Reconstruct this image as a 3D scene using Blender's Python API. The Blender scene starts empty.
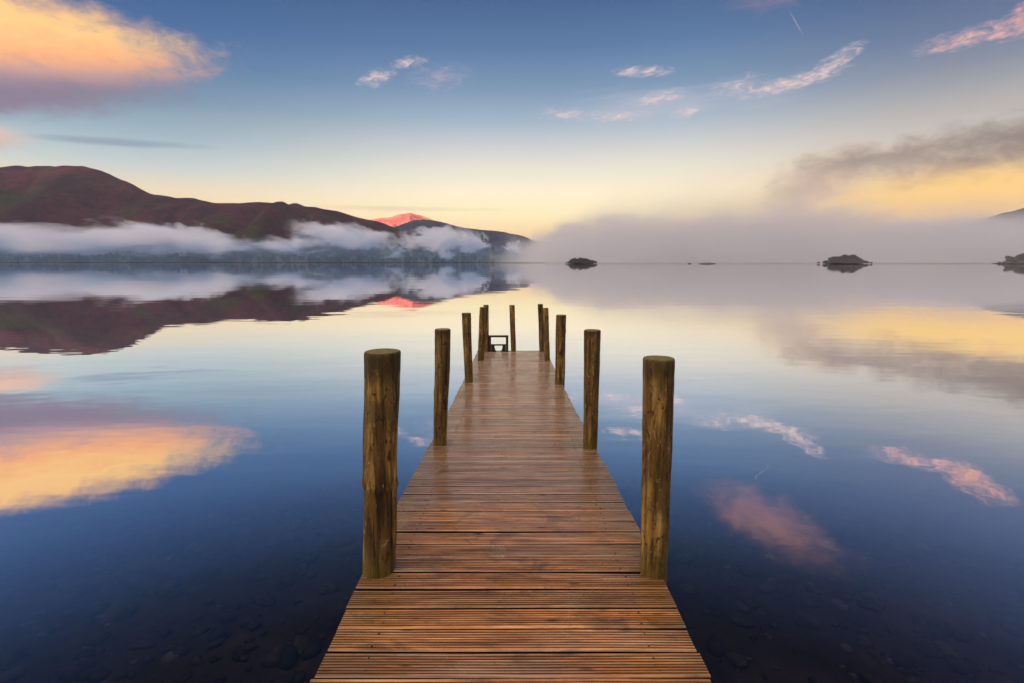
import bpy, bmesh, math, random
from mathutils import Vector, Matrix, noise
R = math.radians
C = bpy.context.scene.collection
sc = bpy.context.scene

# ------------------------------------------------------------------ camera
cam = bpy.data.cameras.new('camera')
cam.sensor_width = 36.0
cam.lens = 18.0
cam.clip_start = 0.05
cam.clip_end = 60000
co = bpy.data.objects.new('camera', cam)
C.objects.link(co)
co.location = (0, 0, 2.35)
co.rotation_euler = (R(90 - 8.826), 0, 0)
sc.camera = co

# ------------------------------------------------------------------ exposure / render
sc.view_settings.view_transform = 'Standard'
sc.view_settings.look = 'None'
sc.view_settings.exposure = 0.28
sc.view_settings.gamma = 1.0
sc.view_settings.use_curve_mapping = False
cy = sc.cycles
cy.use_denoising = True
cy.max_bounces = 10
cy.diffuse_bounces = 3
cy.glossy_bounces = 4
cy.transparent_max_bounces = 12
cy.volume_bounces = 4
cy.volume_step_rate = 1.0
cy.volume_max_steps = 256
cy.sample_clamp_indirect = 4.0
cy.caustics_reflective = False
cy.caustics_refractive = False


# ------------------------------------------------------------------ node helpers
def lin(r, g, b):
    f = lambda c: (c / 255 / 12.92) if c / 255 <= 0.04045 else ((c / 255 + 0.055) / 1.055) ** 2.4
    return (f(r), f(g), f(b), 1.0)


class Nodes:
    def __init__(self, tree):
        self.t = tree
        tree.nodes.clear()

    def new(self, kind, **kw):
        n = self.t.nodes.new(kind)
        for k, v in kw.items():
            setattr(n, k, v)
        return n

    def link(self, a, b):
        self.t.links.new(a, b)

    def put(self, sock, v):
        if isinstance(v, bpy.types.NodeSocket):
            self.link(v, sock)
        else:
            sock.default_value = v

    def m(self, op, a, b=None, c=None, clamp=False):
        n = self.new('ShaderNodeMath', operation=op, use_clamp=clamp)
        for i, v in enumerate((a, b, c)):
            if v is not None:
                self.put(n.inputs[i], v)
        return n.outputs[0]

    def smooth(self, v, a, b, lo=0.0, hi=1.0):
        n = self.new('ShaderNodeMapRange', interpolation_type='SMOOTHSTEP')
        self.put(n.inputs[0], v)
        for i, x in enumerate((a, b, lo, hi)):
            self.put(n.inputs[1 + i], x)
        return n.outputs[0]

    def mix(self, f, a, b, blend='MIX'):
        n = self.new('ShaderNodeMix', data_type='RGBA', blend_type=blend)
        self.put(n.inputs[0], f)
        self.put(n.inputs[6], a)
        self.put(n.inputs[7], b)
        return n.outputs[2]

    def ramp(self, v, stops, interp='LINEAR'):
        n = self.new('ShaderNodeValToRGB')
        cr = n.color_ramp
        cr.interpolation = interp
        while len(cr.elements) < len(stops):
            cr.elements.new(0.5)
        for e, (p, c) in zip(cr.elements, stops):
            e.position = p
            e.color = c if len(c) == 4 else (*c, 1)
        self.put(n.inputs[0], v)
        return n.outputs[0]

    def noise(self, vec, scale, detail=5, rough=0.5, dist=0.0):
        n = self.new('ShaderNodeTexNoise')
        self.put(n.inputs['Vector'], vec)
        n.inputs['Scale'].default_value = scale
        n.inputs['Detail'].default_value = detail
        n.inputs['Roughness'].default_value = rough
        n.inputs['Distortion'].default_value = dist
        return n.outputs[0]

    def mapping(self, vec, loc=(0, 0, 0), rot=(0, 0, 0), scale=(1, 1, 1)):
        n = self.new('ShaderNodeMapping')
        self.put(n.inputs[0], vec)
        n.inputs[1].default_value = loc
        n.inputs[2].default_value = rot
        n.inputs[3].default_value = scale
        return n.outputs[0]

    def comb(self, x, y, z=0.0):
        n = self.new('ShaderNodeCombineXYZ')
        for i, v in enumerate((x, y, z)):
            self.put(n.inputs[i], v)
        return n.outputs[0]


# ------------------------------------------------------------------ world: dawn sky with clouds (by compass direction and elevation)
SUN_EL, SUN_AZ = 2.2, 160.0        # sun just up behind the camera: only the highest fell catches it
w = bpy.data.worlds.new('World')
sc.world = w
w.use_nodes = True
N = Nodes(w.node_tree)
tc = N.new('ShaderNodeTexCoord')
sep = N.new('ShaderNodeSeparateXYZ')
N.link(tc.outputs['Generated'], sep.inputs[0])
DEG = 180 / math.pi
az = N.m('MULTIPLY', N.m('ARCTAN2', sep.outputs[0], sep.outputs[1]), DEG)
el = N.m('MULTIPLY', N.m('ARCSINE', sep.outputs[2]), DEG)
sky = N.new('ShaderNodeTexSky', sky_type='NISHITA')
sky.sun_disc = False
sky.sun_elevation = R(SUN_EL)
sky.sun_rotation = R(-SUN_AZ)

ee = N.m('DIVIDE', el, 60.0, clamp=True)


def sky_ramp(stops):
    return N.ramp(ee, [(e / 60, lin(*c)) for e, c in stops], 'EASE' if False else 'LINEAR')


mid = sky_ramp([(0, (236, 196, 152)), (3.2, (255, 218, 152)), (5.0, (255, 236, 182)), (7.2, (253, 236, 200)),
                (9.5, (228, 222, 203)), (12, (196, 198, 198)), (14.5, (152, 171, 189)), (17.5, (113, 141, 170)),
                (21, (80, 114, 154)), (25, (58, 90, 134)), (34, (40, 66, 104)), (60, (30, 50, 82))])
lft = sky_ramp([(0, (240, 200, 150)), (5.0, (246, 214, 168)), (6.5, (232, 213, 180)), (8.5, (190, 200, 198)),
                (11, (150, 173, 185)), (14, (112, 142, 165)), (17, (80, 117, 156)),
                (20, (60, 98, 146)), (25, (46, 80, 128)), (34, (36, 62, 102)), (60, (30, 50, 82))])
rgt = sky_ramp([(0, (230, 186, 150)), (3.5, (246, 200, 130)), (6.0, (250, 206, 128)), (8.0, (214, 190, 160)),
                (11, (188, 180, 172)), (13, (164, 162, 162)), (15.5, (126, 134, 150)), (18, (95, 112, 143)),
                (21, (73, 94, 132)), (25, (54, 76, 116)), (34, (44, 56, 94)), (60, (34, 46, 78))])
base = N.mix(N.smooth(az, -2, -38), mid, lft)
base = N.mix(N.smooth(az, 14, 42), base, rgt)

P2 = N.comb(az, N.m('MULTIPLY', el, 1.9))
nb = N.noise(P2, 0.12, 7, 0.58, 0.4)
nm = N.noise(P2, 0.34, 7, 0.6, 0.5)
nf = N.noise(P2, 0.95, 7, 0.62, 0.8)
nmix = N.m('ADD', N.m('MULTIPLY', nm, 0.72), N.m('MULTIPLY', nf, 0.28))
nstreak = N.noise(N.comb(N.m('MULTIPLY', az, 0.25), N.m('MULTIPLY', el, 2.0)), 0.5, 6, 0.55, 0.5)


def cloud(base, az0, el0, sa, se, rot, nz, namp, soft, opac, cols, cn=0.5):
    """soft patch of cloud round a direction; cols = list of (height in the cloud -1..1, colour)"""
    c, s = math.cos(R(rot)), math.sin(R(rot))
    da = N.m('SUBTRACT', az, az0)
    de = N.m('SUBTRACT', el, el0)
    u = N.m('DIVIDE', N.m('ADD', N.m('MULTIPLY', da, c), N.m('MULTIPLY', de, s)), sa)
    v = N.m('DIVIDE', N.m('SUBTRACT', N.m('MULTIPLY', de, c), N.m('MULTIPLY', da, s)), se)
    d = N.m('SQRT', N.m('ADD', N.m('MULTIPLY', u, u), N.m('MULTIPLY', v, v)))
    d = N.m('ADD', d, N.m('MULTIPLY', N.m('SUBTRACT', nz, 0.5), 2 * namp))
    mask = N.m('MULTIPLY', N.smooth(d, 1.0, 1.0 - soft), opac)
    if len(cols) == 1:
        col = lin(*cols[0][1])
    else:
        vv = N.m('ADD', v, N.m('MULTIPLY', N.m('SUBTRACT', nz, 0.5), 2 * cn))
        col = N.ramp(N.m('MULTIPLY_ADD', vv, 0.5, 0.5, clamp=True), [((p + 1) / 2, lin(*c)) for p, c in cols], 'LINEAR')
    return N.mix(mask, base, col)


def wisp(base, az0, el0, sa, se, rot, thr, opac, c0, c1, nz=None):
    """thin torn cloud: an oval of sky in which the finer noise rises above a threshold"""
    c, s = math.cos(R(rot)), math.sin(R(rot))
    da = N.m('SUBTRACT', az, az0)
    de = N.m('SUBTRACT', el, el0)
    u = N.m('DIVIDE', N.m('ADD', N.m('MULTIPLY', da, c), N.m('MULTIPLY', de, s)), sa)
    v = N.m('DIVIDE', N.m('SUBTRACT', N.m('MULTIPLY', de, c), N.m('MULTIPLY', da, s)), se)
    env = N.m('SUBTRACT', 1.0, N.m('ADD', N.m('MULTIPLY', u, u), N.m('MULTIPLY', v, v)), clamp=True)
    n_ = nz or nt
    q = N.m('ADD', env, N.m('MULTIPLY', N.m('SUBTRACT', n_, 0.5), 2.6))
    q = N.m('MULTIPLY', q, N.smooth(env, 0.0, 0.35))
    mask = N.m('MULTIPLY', N.smooth(q, thr - 0.15, thr + 1.25), opac * 0.76)
    return N.mix(mask, base, N.mix(N.smooth(q, thr + 0.2, thr + 1.1), lin(*c0), lin(*c1)))


nt = N.noise(N.comb(N.m('ADD', N.m('MULTIPLY', az, 0.8), N.m('MULTIPLY', el, -0.5)), N.m('MULTIPLY', el, 2.0)), 1.15, 9, 0.66, 0.7)
PK = ((204, 184, 190), (246, 212, 196))

# grey veils first, then lit clouds
base = cloud(base, -36, 10.1, 9, 0.45, 3, nstreak, 0.5, 0.9, 0.6, [(0, (120, 140, 162))])
base = cloud(base, -12, 5.6, 12, 0.4, 0, nstreak, 0.6, 0.9, 0.45, [(0, (214, 188, 158))])
base = cloud(base, 16, 15.4, 13, 2.2, 0, nstreak, 0.7, 0.9, 0.25, [(0, (206, 196, 200))])
base = cloud(base, -49, 12.3, 23, 3.1, 9, nm, 0.3, 0.6, 0.95, [(0, (130, 115, 134))])
base = cloud(base, -46.5, 16.2, 21.0, 3.9, 4.5, nmix, 0.38, 0.55, 1.0,
             [(-1, (150, 130, 154)), (-0.6, (190, 150, 146)), (-0.2, (244, 172, 122)), (0.3, (255, 202, 130)), (0.7, (252, 196, 136)), (1, (236, 186, 164))], 0.5)
base = cloud(base, -45.5, 9.3, 4.6, 1.35, 3, nf, 0.4, 0.9, 1.0, [(-1, (190, 160, 160)), (1, (250, 196, 160))])
base = wisp(base, -13.9, 17.9, 2.6, 1.0, 18, 0.35, 1.0, *PK)
base = wisp(base, -10.6, 19.5, 2.6, 0.7, 14, 0.35, 0.95, *PK)
base = wisp(base, -7.5, 18.3, 4.6, 1.7, 8, 0.3, 0.45, (170, 160, 186), (214, 180, 186))
base = wisp(base, 13.4, 18.5, 3.8, 0.7, -3, 0.3, 0.95, *PK)
base = wisp(base, 15.2, 16.1, 3.8, 0.9, 6, 0.35, 0.9, *PK)
base = wisp(base, 6.0, 15.0, 4.6, 0.9, -4, 0.4, 0.75, *PK)
base = wisp(base, 11.4, 14.6, 5.0, 0.8, 0, 0.4, 0.8, *PK)
base = wisp(base, 17.8, 14.6, 2.4, 0.8, 5, 0.35, 0.9, *PK)
base = wisp(base, 27.2, 16.1, 5.6, 0.9, 8, 0.25, 0.9, *PK)
base = wisp(base, 30.6, 17.3, 3.0, 1.0, 25, 0.3, 0.9, *PK)
base = wisp(base, 22.6, 16.5, 3.8, 1.2, 4, 0.4, 0.6, *PK)
base = wisp(base, 39.6, 17.2, 4.6, 1.0, 3, 0.3, 0.9, (196, 166, 180), (248, 186, 166))
base = wisp(base, 43.5, 17.9, 3.6, 1.5, 20, 0.2, 0.95, (220, 166, 166), (252, 180, 146))
base = cloud(base, 28.5, 25.4, 8.5, 3.2, 14, nm, 0.6, 1.0, 0.5, [(-1, (196, 146, 160)), (0.3, (226, 158, 140)), (1, (196, 150, 156))])
base = cloud(base, 27.1, 20.8, 1.5, 0.10, -57, nstreak, 0.3, 1.0, 0.34, [(0, (206, 190, 205))])
# bank of dark cloud with the glow under it, to the right
base = cloud(base, 43, 5.6, 17, 3.4, 0, nb, 0.35, 0.95, 1.0, [(-1, (246, 186, 124)), (0.0, (255, 207, 116)), (1, (246, 194, 110))], 0.3)
base = cloud(base, 30, 7.6, 5.4, 4.0, 10, nb, 0.5, 0.95, 0.65, [(-1, (226, 186, 150)), (1, (206, 188, 164))])
base = cloud(base, 47, 9.5, 22, 3.2, 5, nmix, 0.75, 1.0, 1.0, [(-1, (190, 152, 108)), (-0.4, (140, 122, 110)), (0.4, (134, 122, 116)), (1, (158, 148, 148))], 0.6)
base = cloud(base, 33, 8.9, 8.5, 1.8, 6, nmix, 0.8, 1.0, 0.85, [(-1, (190, 160, 132)), (0, (146, 130, 124))], 0.5)
base = cloud(base, 28.5, 6.6, 5.5, 3.0, 30, nmix, 0.7, 1.0, 0.75, [(-1, (196, 160, 144)), (1, (184, 166, 150))])
# the sunrise itself, behind the camera, and a bright cloud added overhead
east = N.m('MULTIPLY', N.smooth(N.m('ABSOLUTE', N.m('WRAP', N.m('ADD', az, 135.0), 180.0, -180.0)), 85, 15), N.smooth(el, 62, 12))
base = N.mix(east, base, (2.3, 1.75, 1.25, 1))
over = N.m('MULTIPLY', N.smooth(N.m('ADD', el, N.m('MULTIPLY', N.m('SUBTRACT', nb, 0.5), 20.0)), 52, 70), 0.95)
base = N.mix(over, base, (3.6, 2.95, 2.40, 1))      # unseen bright cloud added overhead to light the deck
below = N.smooth(el, -0.3, -3)
base = N.mix(below, base, lin(150, 140, 140))

bg1 = N.new('ShaderNodeBackground')
N.link(base, bg1.inputs[0])
bg1.inputs[1].default_value = 1.0
bg2 = N.new('ShaderNodeBackground')
N.link(sky.outputs[0], bg2.inputs[0])
bg2.inputs[1].default_value = 0.05
add = N.new('ShaderNodeMixShader')
add.inputs[0].default_value = 0.05
N.link(bg1.outputs[0], add.inputs[1])
N.link(bg2.outputs[0], add.inputs[2])
wo = N.new('ShaderNodeOutputWorld')
N.link(add.outputs[0], wo.inputs[0])

# ------------------------------------------------------------------ sun (low, veiled by morning mist)
sun = bpy.data.lights.new('sun', 'SUN')
sun.energy = 4.0
sun.angle = R(0.6)
sun.color = (1.0, 0.60, 0.44)
so = bpy.data.objects.new('sun', sun)
C.objects.link(so)
sd = Vector((math.sin(R(-SUN_AZ)) * math.cos(R(SUN_EL)), math.cos(R(-SUN_AZ)) * math.cos(R(SUN_EL)), math.sin(R(SUN_EL))))
so.rotation_euler = sd.to_track_quat('Z', 'Y').to_euler()
so.location = (-30, -60, 40)


# ------------------------------------------------------------------ object helpers
def obj(name, bm, mat=None, parent=None, smooth=False):
    me = bpy.data.meshes.new(name)
    bm.to_mesh(me)
    bm.free()
    if smooth:
        for p in me.polygons:
            p.use_smooth = True
    o = bpy.data.objects.new(name, me)
    C.objects.link(o)
    if mat:
        me.materials.append(mat)
    if parent:
        o.parent = parent
    return o


def tag(o, label=None, cat=None, group=None, kind=None):
    if label: o['label'] = label
    if cat: o['category'] = cat
    if group: o['group'] = group
    if kind: o['kind'] = kind
    return o


def empty(name, loc=(0, 0, 0)):
    o = bpy.data.objects.new(name, None)
    o.empty_display_size = 0.2
    o.location = loc
    C.objects.link(o)
    return o


def mat(name):
    m = bpy.data.materials.new(name)
    m.use_nodes = True
    n = Nodes(m.node_tree)
    out = n.new('ShaderNodeOutputMaterial')
    return m, n, out


def principled(n, out, col, rough=0.7, spec=0.4, normal=None):
    b = n.new('ShaderNodeBsdfPrincipled')
    n.put(b.inputs['Base Color'], col)
    n.put(b.inputs['Roughness'], rough)
    n.put(b.inputs['Specular IOR Level'], spec)
    if normal is not None:
        n.link(normal, b.inputs['Normal'])
    n.link(b.outputs[0], out.inputs[0])
    return b


def bump(n, h, strength, dist):
    b = n.new('ShaderNodeBump')
    b.inputs['Strength'].default_value = strength
    b.inputs['Distance'].default_value = dist
    n.link(h, b.inputs['Height'])
    return b.outputs[0]


def add_box(bm, x0, x1, y0, y1, z0, z1):
    v = [bm.verts.new((x, y, z)) for x in (x0, x1) for y in (y0, y1) for z in (z0, z1)]
    for f in ((0, 1, 3, 2), (4, 6, 7, 5), (0, 4, 5, 1), (2, 3, 7, 6), (0, 2, 6, 4), (1, 5, 7, 3)):
        bm.faces.new([v[i] for i in f])


def interp(x, xs, ys):
    if x <= xs[0]: return ys[0]
    for i in range(len(xs) - 1):
        if x <= xs[i + 1]:
            t = (x - xs[i]) / (xs[i + 1] - xs[i])
            return ys[i] + (ys[i + 1] - ys[i]) * t
    return ys[-1]


def smoothstep(t):
    t = max(0.0, min(1.0, t))
    return t * t * (3 - 2 * t)


# ------------------------------------------------------------------ materials of the land
def hill_material(name, heather, dark, green, scale):
    m, n, out = mat(name)
    g = n.new('ShaderNodeNewGeometry')
    pos = g.outputs['Position']
    a = n.noise(pos, 0.0026 * scale, 8, 0.6, 0.4)
    b = n.noise(n.mapping(pos, (310, 40, 90)), 0.0045 * scale, 9, 0.62, 0.6)
    c = n.noise(pos, 0.03 * scale, 6, 0.65)
    col = n.mix(n.smooth(a, 0.42, 0.62), heather, dark)
    col = n.mix(n.smooth(b, 0.5, 0.66), col, green)
    d = n.noise(n.mapping(pos, (70, 12, 33), scale=(0.011 * scale, 0.011 * scale, 0.02 * scale)), 1.0, 8, 0.66, 0.8)
    col = n.mix(n.smooth(d, 0.50, 0.62, 0, 0.75), col, n.mix(0.72, heather, green))
    col = n.mix(n.smooth(d, 0.46, 0.36, 0, 0.8), col, n.mix(0.7, dark, (0.004, 0.004, 0.006, 1)))
    col = n.mix(n.smooth(c, 0.35, 0.65), n.mix(0.55, col, (0.008, 0.008, 0.010, 1)), col)
    principled(n, out, col, 0.95, 0.1, bump(n, c, 0.6, 20))
    return m


M_fell = hill_material('fell_bracken', (0.072, 0.019, 0.038, 1), (0.026, 0.011, 0.022, 1), (0.036, 0.042, 0.020, 1), 1.0)
M_blue = hill_material('far_fell', (0.050, 0.052, 0.115, 1), (0.034, 0.040, 0.085, 1), (0.036, 0.055, 0.075, 1), 0.8)  # blue of the distant haze put into the base colour
M_pink = hill_material('sunlit_fell', (0.90, 0.26, 0.20, 1), (0.80, 0.20, 0.17, 1), (0.85, 0.34, 0.22, 1), 0.6)  # pink of the dawn sun put into the base colour
M_right = hill_material('misty_fell', (0.06, 0.05, 0.075, 1), (0.04, 0.04, 0.06, 1), (0.05, 0.052, 0.05, 1), 0.8)


def ridge(name, prof, y_ridge, y_front, m, x_step=24, rough=1.0, shape=1.25, spur=None, back=1800):
    """A fell: crest line prof (x, z) at y_ridge, falling to the lake side at y_front and away behind."""
    xs = [p[0] for p in prof]
    zs = [p[1] for p in prof]
    x0, x1 = xs[0], xs[-1]
    nx = int((x1 - x0) / x_step)
    rows = [0, .06, .12, .19, .26, .33, .40, .47, .54, .61, .68, .74, .80, .85, .90, .94, .97, .985, 1.0, 1.03, 1.08, 1.16, 1.3, 1.55, 2.0]
    bm = bmesh.new()
    grid = []
    for i in range(nx + 1):
        x = x0 + (x1 - x0) * i / nx
        # soft crest
        z = (interp(x - 14, xs, zs) + interp(x, xs, zs) * 2 + interp(x + 14, xs, zs)) / 4
        col = []
        for t in rows:
            if t <= 1:
                yf = y_front(x) if callable(y_front) else y_front
                y = yf + (y_ridge - yf) * t
                k = t ** shape
                xx = x * (1.0 - (1 - y / y_ridge) * 0.25)
            else:
                y = y_ridge + back * (t - 1)
                k = max(0, 1 - (t - 1) * 1.0)
                xx = x * (1.0 + (y / y_ridge - 1) * 0.25)
            amp = rough * min(1, 4 * t) * (1 - 0.8 * max(0, 1 - abs(t - 1) * 6))
            g = noise.fractal((xx * 0.0022, y * 0.0022, 3.1), 1.0, 2.0, 5)
            rv = abs(noise.noise((xx * 0.0034 + 7, y * 0.0009, 1.7)))      # gullies running down the slope
            h = z * k + amp * (g * 52 - 64 * (1 - rv) ** 5 * (1 if t < 1 else 0.2))
            if spur and t < 1:                                            # a buttress coming down from the crest
                h += 95 * math.exp(-((xx - spur - 160 * (1 - t)) / (60 + 60 * (1 - t))) ** 2) * min(1, (1 - t) * 4) * min(1, t * 3)
            h += rough * noise.fractal((xx * 0.008, y * 0.008, 9.4), 1.0, 2.0, 6) * (13 if abs(t - 1) > 0.02 else 7)
            col.append(bm.verts.new((xx, y, max(h, -6))))
        grid.append(col)
    for i in range(nx):
        for j in range(len(rows) - 1):
            bm.faces.new((grid[i][j], grid[i + 1][j], grid[i + 1][j + 1], grid[i][j + 1]))
    o = obj(name, bm, m, smooth=True)
    tag(o, kind='structure')
    return o


left_prof = [(-4840, 327), (-4030, 389), (-3327, 470), (-2691, 496), (-2559, 501), (-2454, 503), (-2363, 511), (-2269, 508),
             (-2167, 481), (-2042, 425), (-1917, 363), (-1787, 340), (-1682, 333), (-1577, 312), (-1472, 307), (-1338, 312),
             (-1190, 308), (-1165, 318), (-1140, 322), (-1105, 307), (-1047, 297), (-942, 271), (-837, 245), (-731, 219), (-626, 182), (-547, 140),
             (-441, 87), (-280, 45), (-60, 18), (60, 2), (120, -10)]
ridge('fell_hill', left_prof, 2800, 1690, M_fell, 20, 1.0, 1.25, spur=-1140)
ridge('fell_hill', [(-1837, 62), (-1487, 139), (-1225, 207), (-1005, 308), (-875, 350), (-746, 367), (-618, 350), (-447, 300),
                    (-275, 274), (-90, 260), (60, 232), (260, 150), (931, 90), (1622, 60), (2400, 30)], 4500, 2900, M_blue, 40, 1.2)
ridge('fell_hill', [(-2846, 294), (-2301, 452), (-1828, 563), (-1627, 585), (-1519, 621), (-1358, 652), (-1252, 628), (-1099, 576),
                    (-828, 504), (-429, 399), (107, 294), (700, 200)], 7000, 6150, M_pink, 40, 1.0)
ridge('fell_hill', [(2400, 20), (2985, 50), (3355, 140), (3497, 240), (3605, 325), (3714, 367), (3788, 378), (3890, 408), (4306, 467),
                    (5193, 577), (6316, 613), (7600, 560)], 4000, 2900, M_right, 40, 1.0)

ridge('fell_hill', [(-5200, 500), (-3600, 640), (-2400, 735), (-1200, 700), (0, 745), (1400, 715), (2600, 740), (4200, 640), (5600, 520)], -3000, -900, M_fell, 80, 0.3, 1.2, back=-900)  # unseen ridge added behind the camera, sized to shade the nearer fells

# wooded bank on the near shore, behind the camera: it keeps the low sun off the jetty
m, n, out = mat('shore_bank')
g = n.new('ShaderNodeNewGeometry')
principled(n, out, n.mix(n.noise(g.outputs['Position'], 0.4, 6), (0.035, 0.04, 0.018, 1), (0.085, 0.065, 0.03, 1)), 0.95, 0.1)
bm = bmesh.new()
cols = []
for i in range(61):
    x = -240 + i * 8
    cols.append([bm.verts.new((x, y + 3 * noise.noise((x * .05, y * .05, 0)), z + min(1, max(0, z)) * 1.8 * noise.noise((x * .12, y * .12, 4))))
                 for y, z in ((-6, -1.2), (-9, 0.1), (-13, 1.2), (-20, 4.5), (-28, 9.5), (-40, 14), (-60, 20), (-90, 27), (-140, 34), (-240, 30), (-300, -1))])
for a, b in zip(cols, cols[1:]):
    for j in range(len(a) - 1):
        bm.faces.new((a[j], b[j], b[j + 1], a[j + 1]))
tag(obj('shore_bank', bm, m, smooth=True), kind='structure')

# ------------------------------------------------------------------ lake: bed, stones, water
m, n, out = mat('lake_bed')
g = n.new('ShaderNodeNewGeometry')
a = n.noise(g.outputs['Position'], 2.2, 8, 0.65)
b = n.noise(g.outputs['Position'], 0.5, 4, 0.6)
col = n.ramp(a, [(0.3, (0.014, 0.009, 0.008)), (0.55, (0.055, 0.036, 0.026)), (0.75, (0.10, 0.062, 0.045))])
principled(n, out, n.mix(n.smooth(b, 0.35, 0.7), col, (0.03, 0.022, 0.02, 1)), 0.95, 0.1, bump(n, a, 0.8, 0.05))
M_bed = m


def bed_z(x, y):
    d = max(0.0, y - 1.0)
    return -0.62 - 0.05 * min(d, 6) - 0.22 * max(0, min(d - 4, 40)) - 0.02 * abs(x) + 0.07 * noise.noise((x * 0.7, y * 0.7, 0.3))


bm = bmesh.new()
xs = [-9000, -3000, -900, -250, -80, -40, -24] + [i * 0.5 - 16 for i in range(65)] + [24, 40, 80, 250, 900, 3000, 9000]
ys = [-5000, -400, -60, -12, -4] + [-2 + i * 0.5 for i in range(45)] + [26, 36, 60, 120, 400, 1200, 4000, 12000]
gr = [[bm.verts.new((x, y, bed_z(x, y))) for y in ys] for x in xs]
for i in range(len(xs) - 1):
    for j in range(len(ys) - 1):
        bm.faces.new((gr[i][j], gr[i + 1][j], gr[i + 1][j + 1], gr[i][j + 1]))
tag(obj('lake_bed', bm, M_bed, smooth=True), kind='structure')

m, n, out = mat('lake_stones')
g = n.new('ShaderNodeNewGeometry')
rnd = g.outputs['Random Per Island']
a = n.noise(g.outputs['Position'], 9, 6, 0.65)
col = n.ramp(rnd, [(0.0, (0.030, 0.022, 0.018)), (0.5, (0.055, 0.038, 0.030)), (0.9, (0.085, 0.062, 0.052)), (1.0, (0.16, 0.13, 0.11))])
principled(n, out, n.mix(n.smooth(a, 0.35, 0.65), n.mix(0.55, col, (0.01, 0.01, 0.008, 1)), col), 0.9, 0.2)
random.seed(11)
bm = bmesh.new()
for i in range(4600):
    y = 0.3 + 9.5 * random.random() ** 1.4
    x = random.uniform(-1, 1) * (2.2 + y * 1.15)
    if abs(x) < 0.45: continue
    r = 0.025 + 0.075 * random.random() ** 2.5
    mtx = Matrix.Translation((x, y, bed_z(x, y) + r * 0.15)) @ Matrix.Rotation(random.uniform(0, 6.28), 4, 'Z') @ \
        Matrix.Rotation(random.uniform(-.3, .3), 4, 'X') @ Matrix.Diagonal((r * random.uniform(.9, 1.7), r, r * random.uniform(.35, .6), 1))
    ret = bmesh.ops.create_icosphere(bm, subdivisions=2 if r > 0.1 else 1, radius=1, matrix=mtx)
    k = random.uniform(0, 50)
    for v in ret['verts']:
        v.co += Vector((noise.noise(v.co * 9 + Vector((k, 0, 0))), noise.noise(v.co * 9 + Vector((0, k, 0))), noise.noise(v.co * 9 + Vector((0, 0, k))))) * r * 0.35
tag(obj('lake_bed_stones', bm, m, smooth=True), 'dark stones lying on the shallow lake bed beside the jetty', 'stones', kind='stuff')

m, n, out = mat('lake_water')
g = n.new('ShaderNodeNewGeometry')
pos = g.outputs['Position']
sp = n.new('ShaderNodeSeparateXYZ')
n.link(pos, sp.inputs[0])
yy = sp.outputs[1]
lanes = n.noise(n.mapping(pos, scale=(0.0012, 0.010, 1)), 1.0, 5, 0.6)
far = n.smooth(yy, 200, 700)
near_r = n.noise(n.mapping(pos, scale=(0.35, 0.8, 1)), 1.0, 3, 0.5)
mid_r = n.noise(n.mapping(pos, (5, 3, 0), scale=(0.05, 0.14, 1)), 1.0, 4, 0.55)
far_r = n.noise(n.mapping(pos, (9, 2, 0), scale=(0.010, 0.03, 1)), 1.0, 4, 0.6)
hgt = n.m('ADD', n.m('MULTIPLY', near_r, n.smooth(yy, 60, 5, 0.0, 0.0045)), n.m('MULTIPLY', mid_r, n.smooth(yy, 400, 20, 0.004, 0.012)))
hgt = n.m('ADD', hgt, n.m('MULTIPLY', far_r, n.smooth(yy, 700, 120, 0.0, 0.03)))
bmp = bump(n, hgt, 1.0, 1.0)
rough = n.m('ADD', 0.012, n.m('MULTIPLY', n.m('MULTIPLY', far, n.smooth(lanes, 0.5, 0.62)), 0.09))
gl = n.new('ShaderNodeBsdfGlossy')
gl.inputs['Color'].default_value = (0.95, 0.96, 0.975, 1)
n.link(rough, gl.inputs['Roughness'])
n.link(bmp, gl.inputs['Normal'])
tr = n.new('ShaderNodeBsdfTransparent')
tr.inputs['Color'].default_value = (0.38, 0.40, 0.42, 1)
lw = n.new('ShaderNodeLayerWeight')
lw.inputs['Blend'].default_value = 0.5
fres = n.ramp(lw.outputs['Facing'], [(p_, (v_, v_, v_)) for p_, v_ in ((0.0, .02), (0.32, .05), (0.42, .08), (0.50, .24), (0.56, .50), (0.645, .80), (0.75, .94), (1, 1))])
mx = n.new('ShaderNodeMixShader')
n.link(fres, mx.inputs[0])
n.link(tr.outputs[0], mx.inputs[1])
n.link(gl.outputs[0], mx.inputs[2])
n.link(mx.outputs[0], out.inputs[0])
bm = bmesh.new()
v = [bm.verts.new(p) for p in ((-9000, -5000, 0), (9000, -5000, 0), (9000, 12000, 0), (-9000, 12000, 0))]
bm.faces.new(v)
tag(obj('lake_water', bm, m), kind='structure')


# ------------------------------------------------------------------ fog and haze
def volume_mat(name, col, aniso, density_fn, step=1.0):
    m, n, out = mat(name)
    v = n.new('ShaderNodeVolumePrincipled')
    v.inputs['Color'].default_value = (*col, 1)
    v.inputs['Anisotropy'].default_value = aniso
    d = density_fn(n)
    if isinstance(d, tuple):
        d, c = d
        n.link(c, v.inputs['Color'])
    n.put(v.inputs['Density'], d)
    n.link(v.outputs[0], out.inputs['Volume'])
    try:
        m.cycles.homogeneous_volume = not isinstance(d, bpy.types.NodeSocket)
        m.cycles.volume_step_rate = step
    except Exception:
        pass
    return m


def fog_box(name, x0, x1, y0, y1, z0, z1, m, label):
    bm = bmesh.new()
    add_box(bm, x0, x1, y0, y1, z0, z1)
    bmesh.ops.recalc_face_normals(bm, faces=bm.faces)
    return tag(obj(name, bm, m), label, 'mist', kind='stuff')


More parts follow.
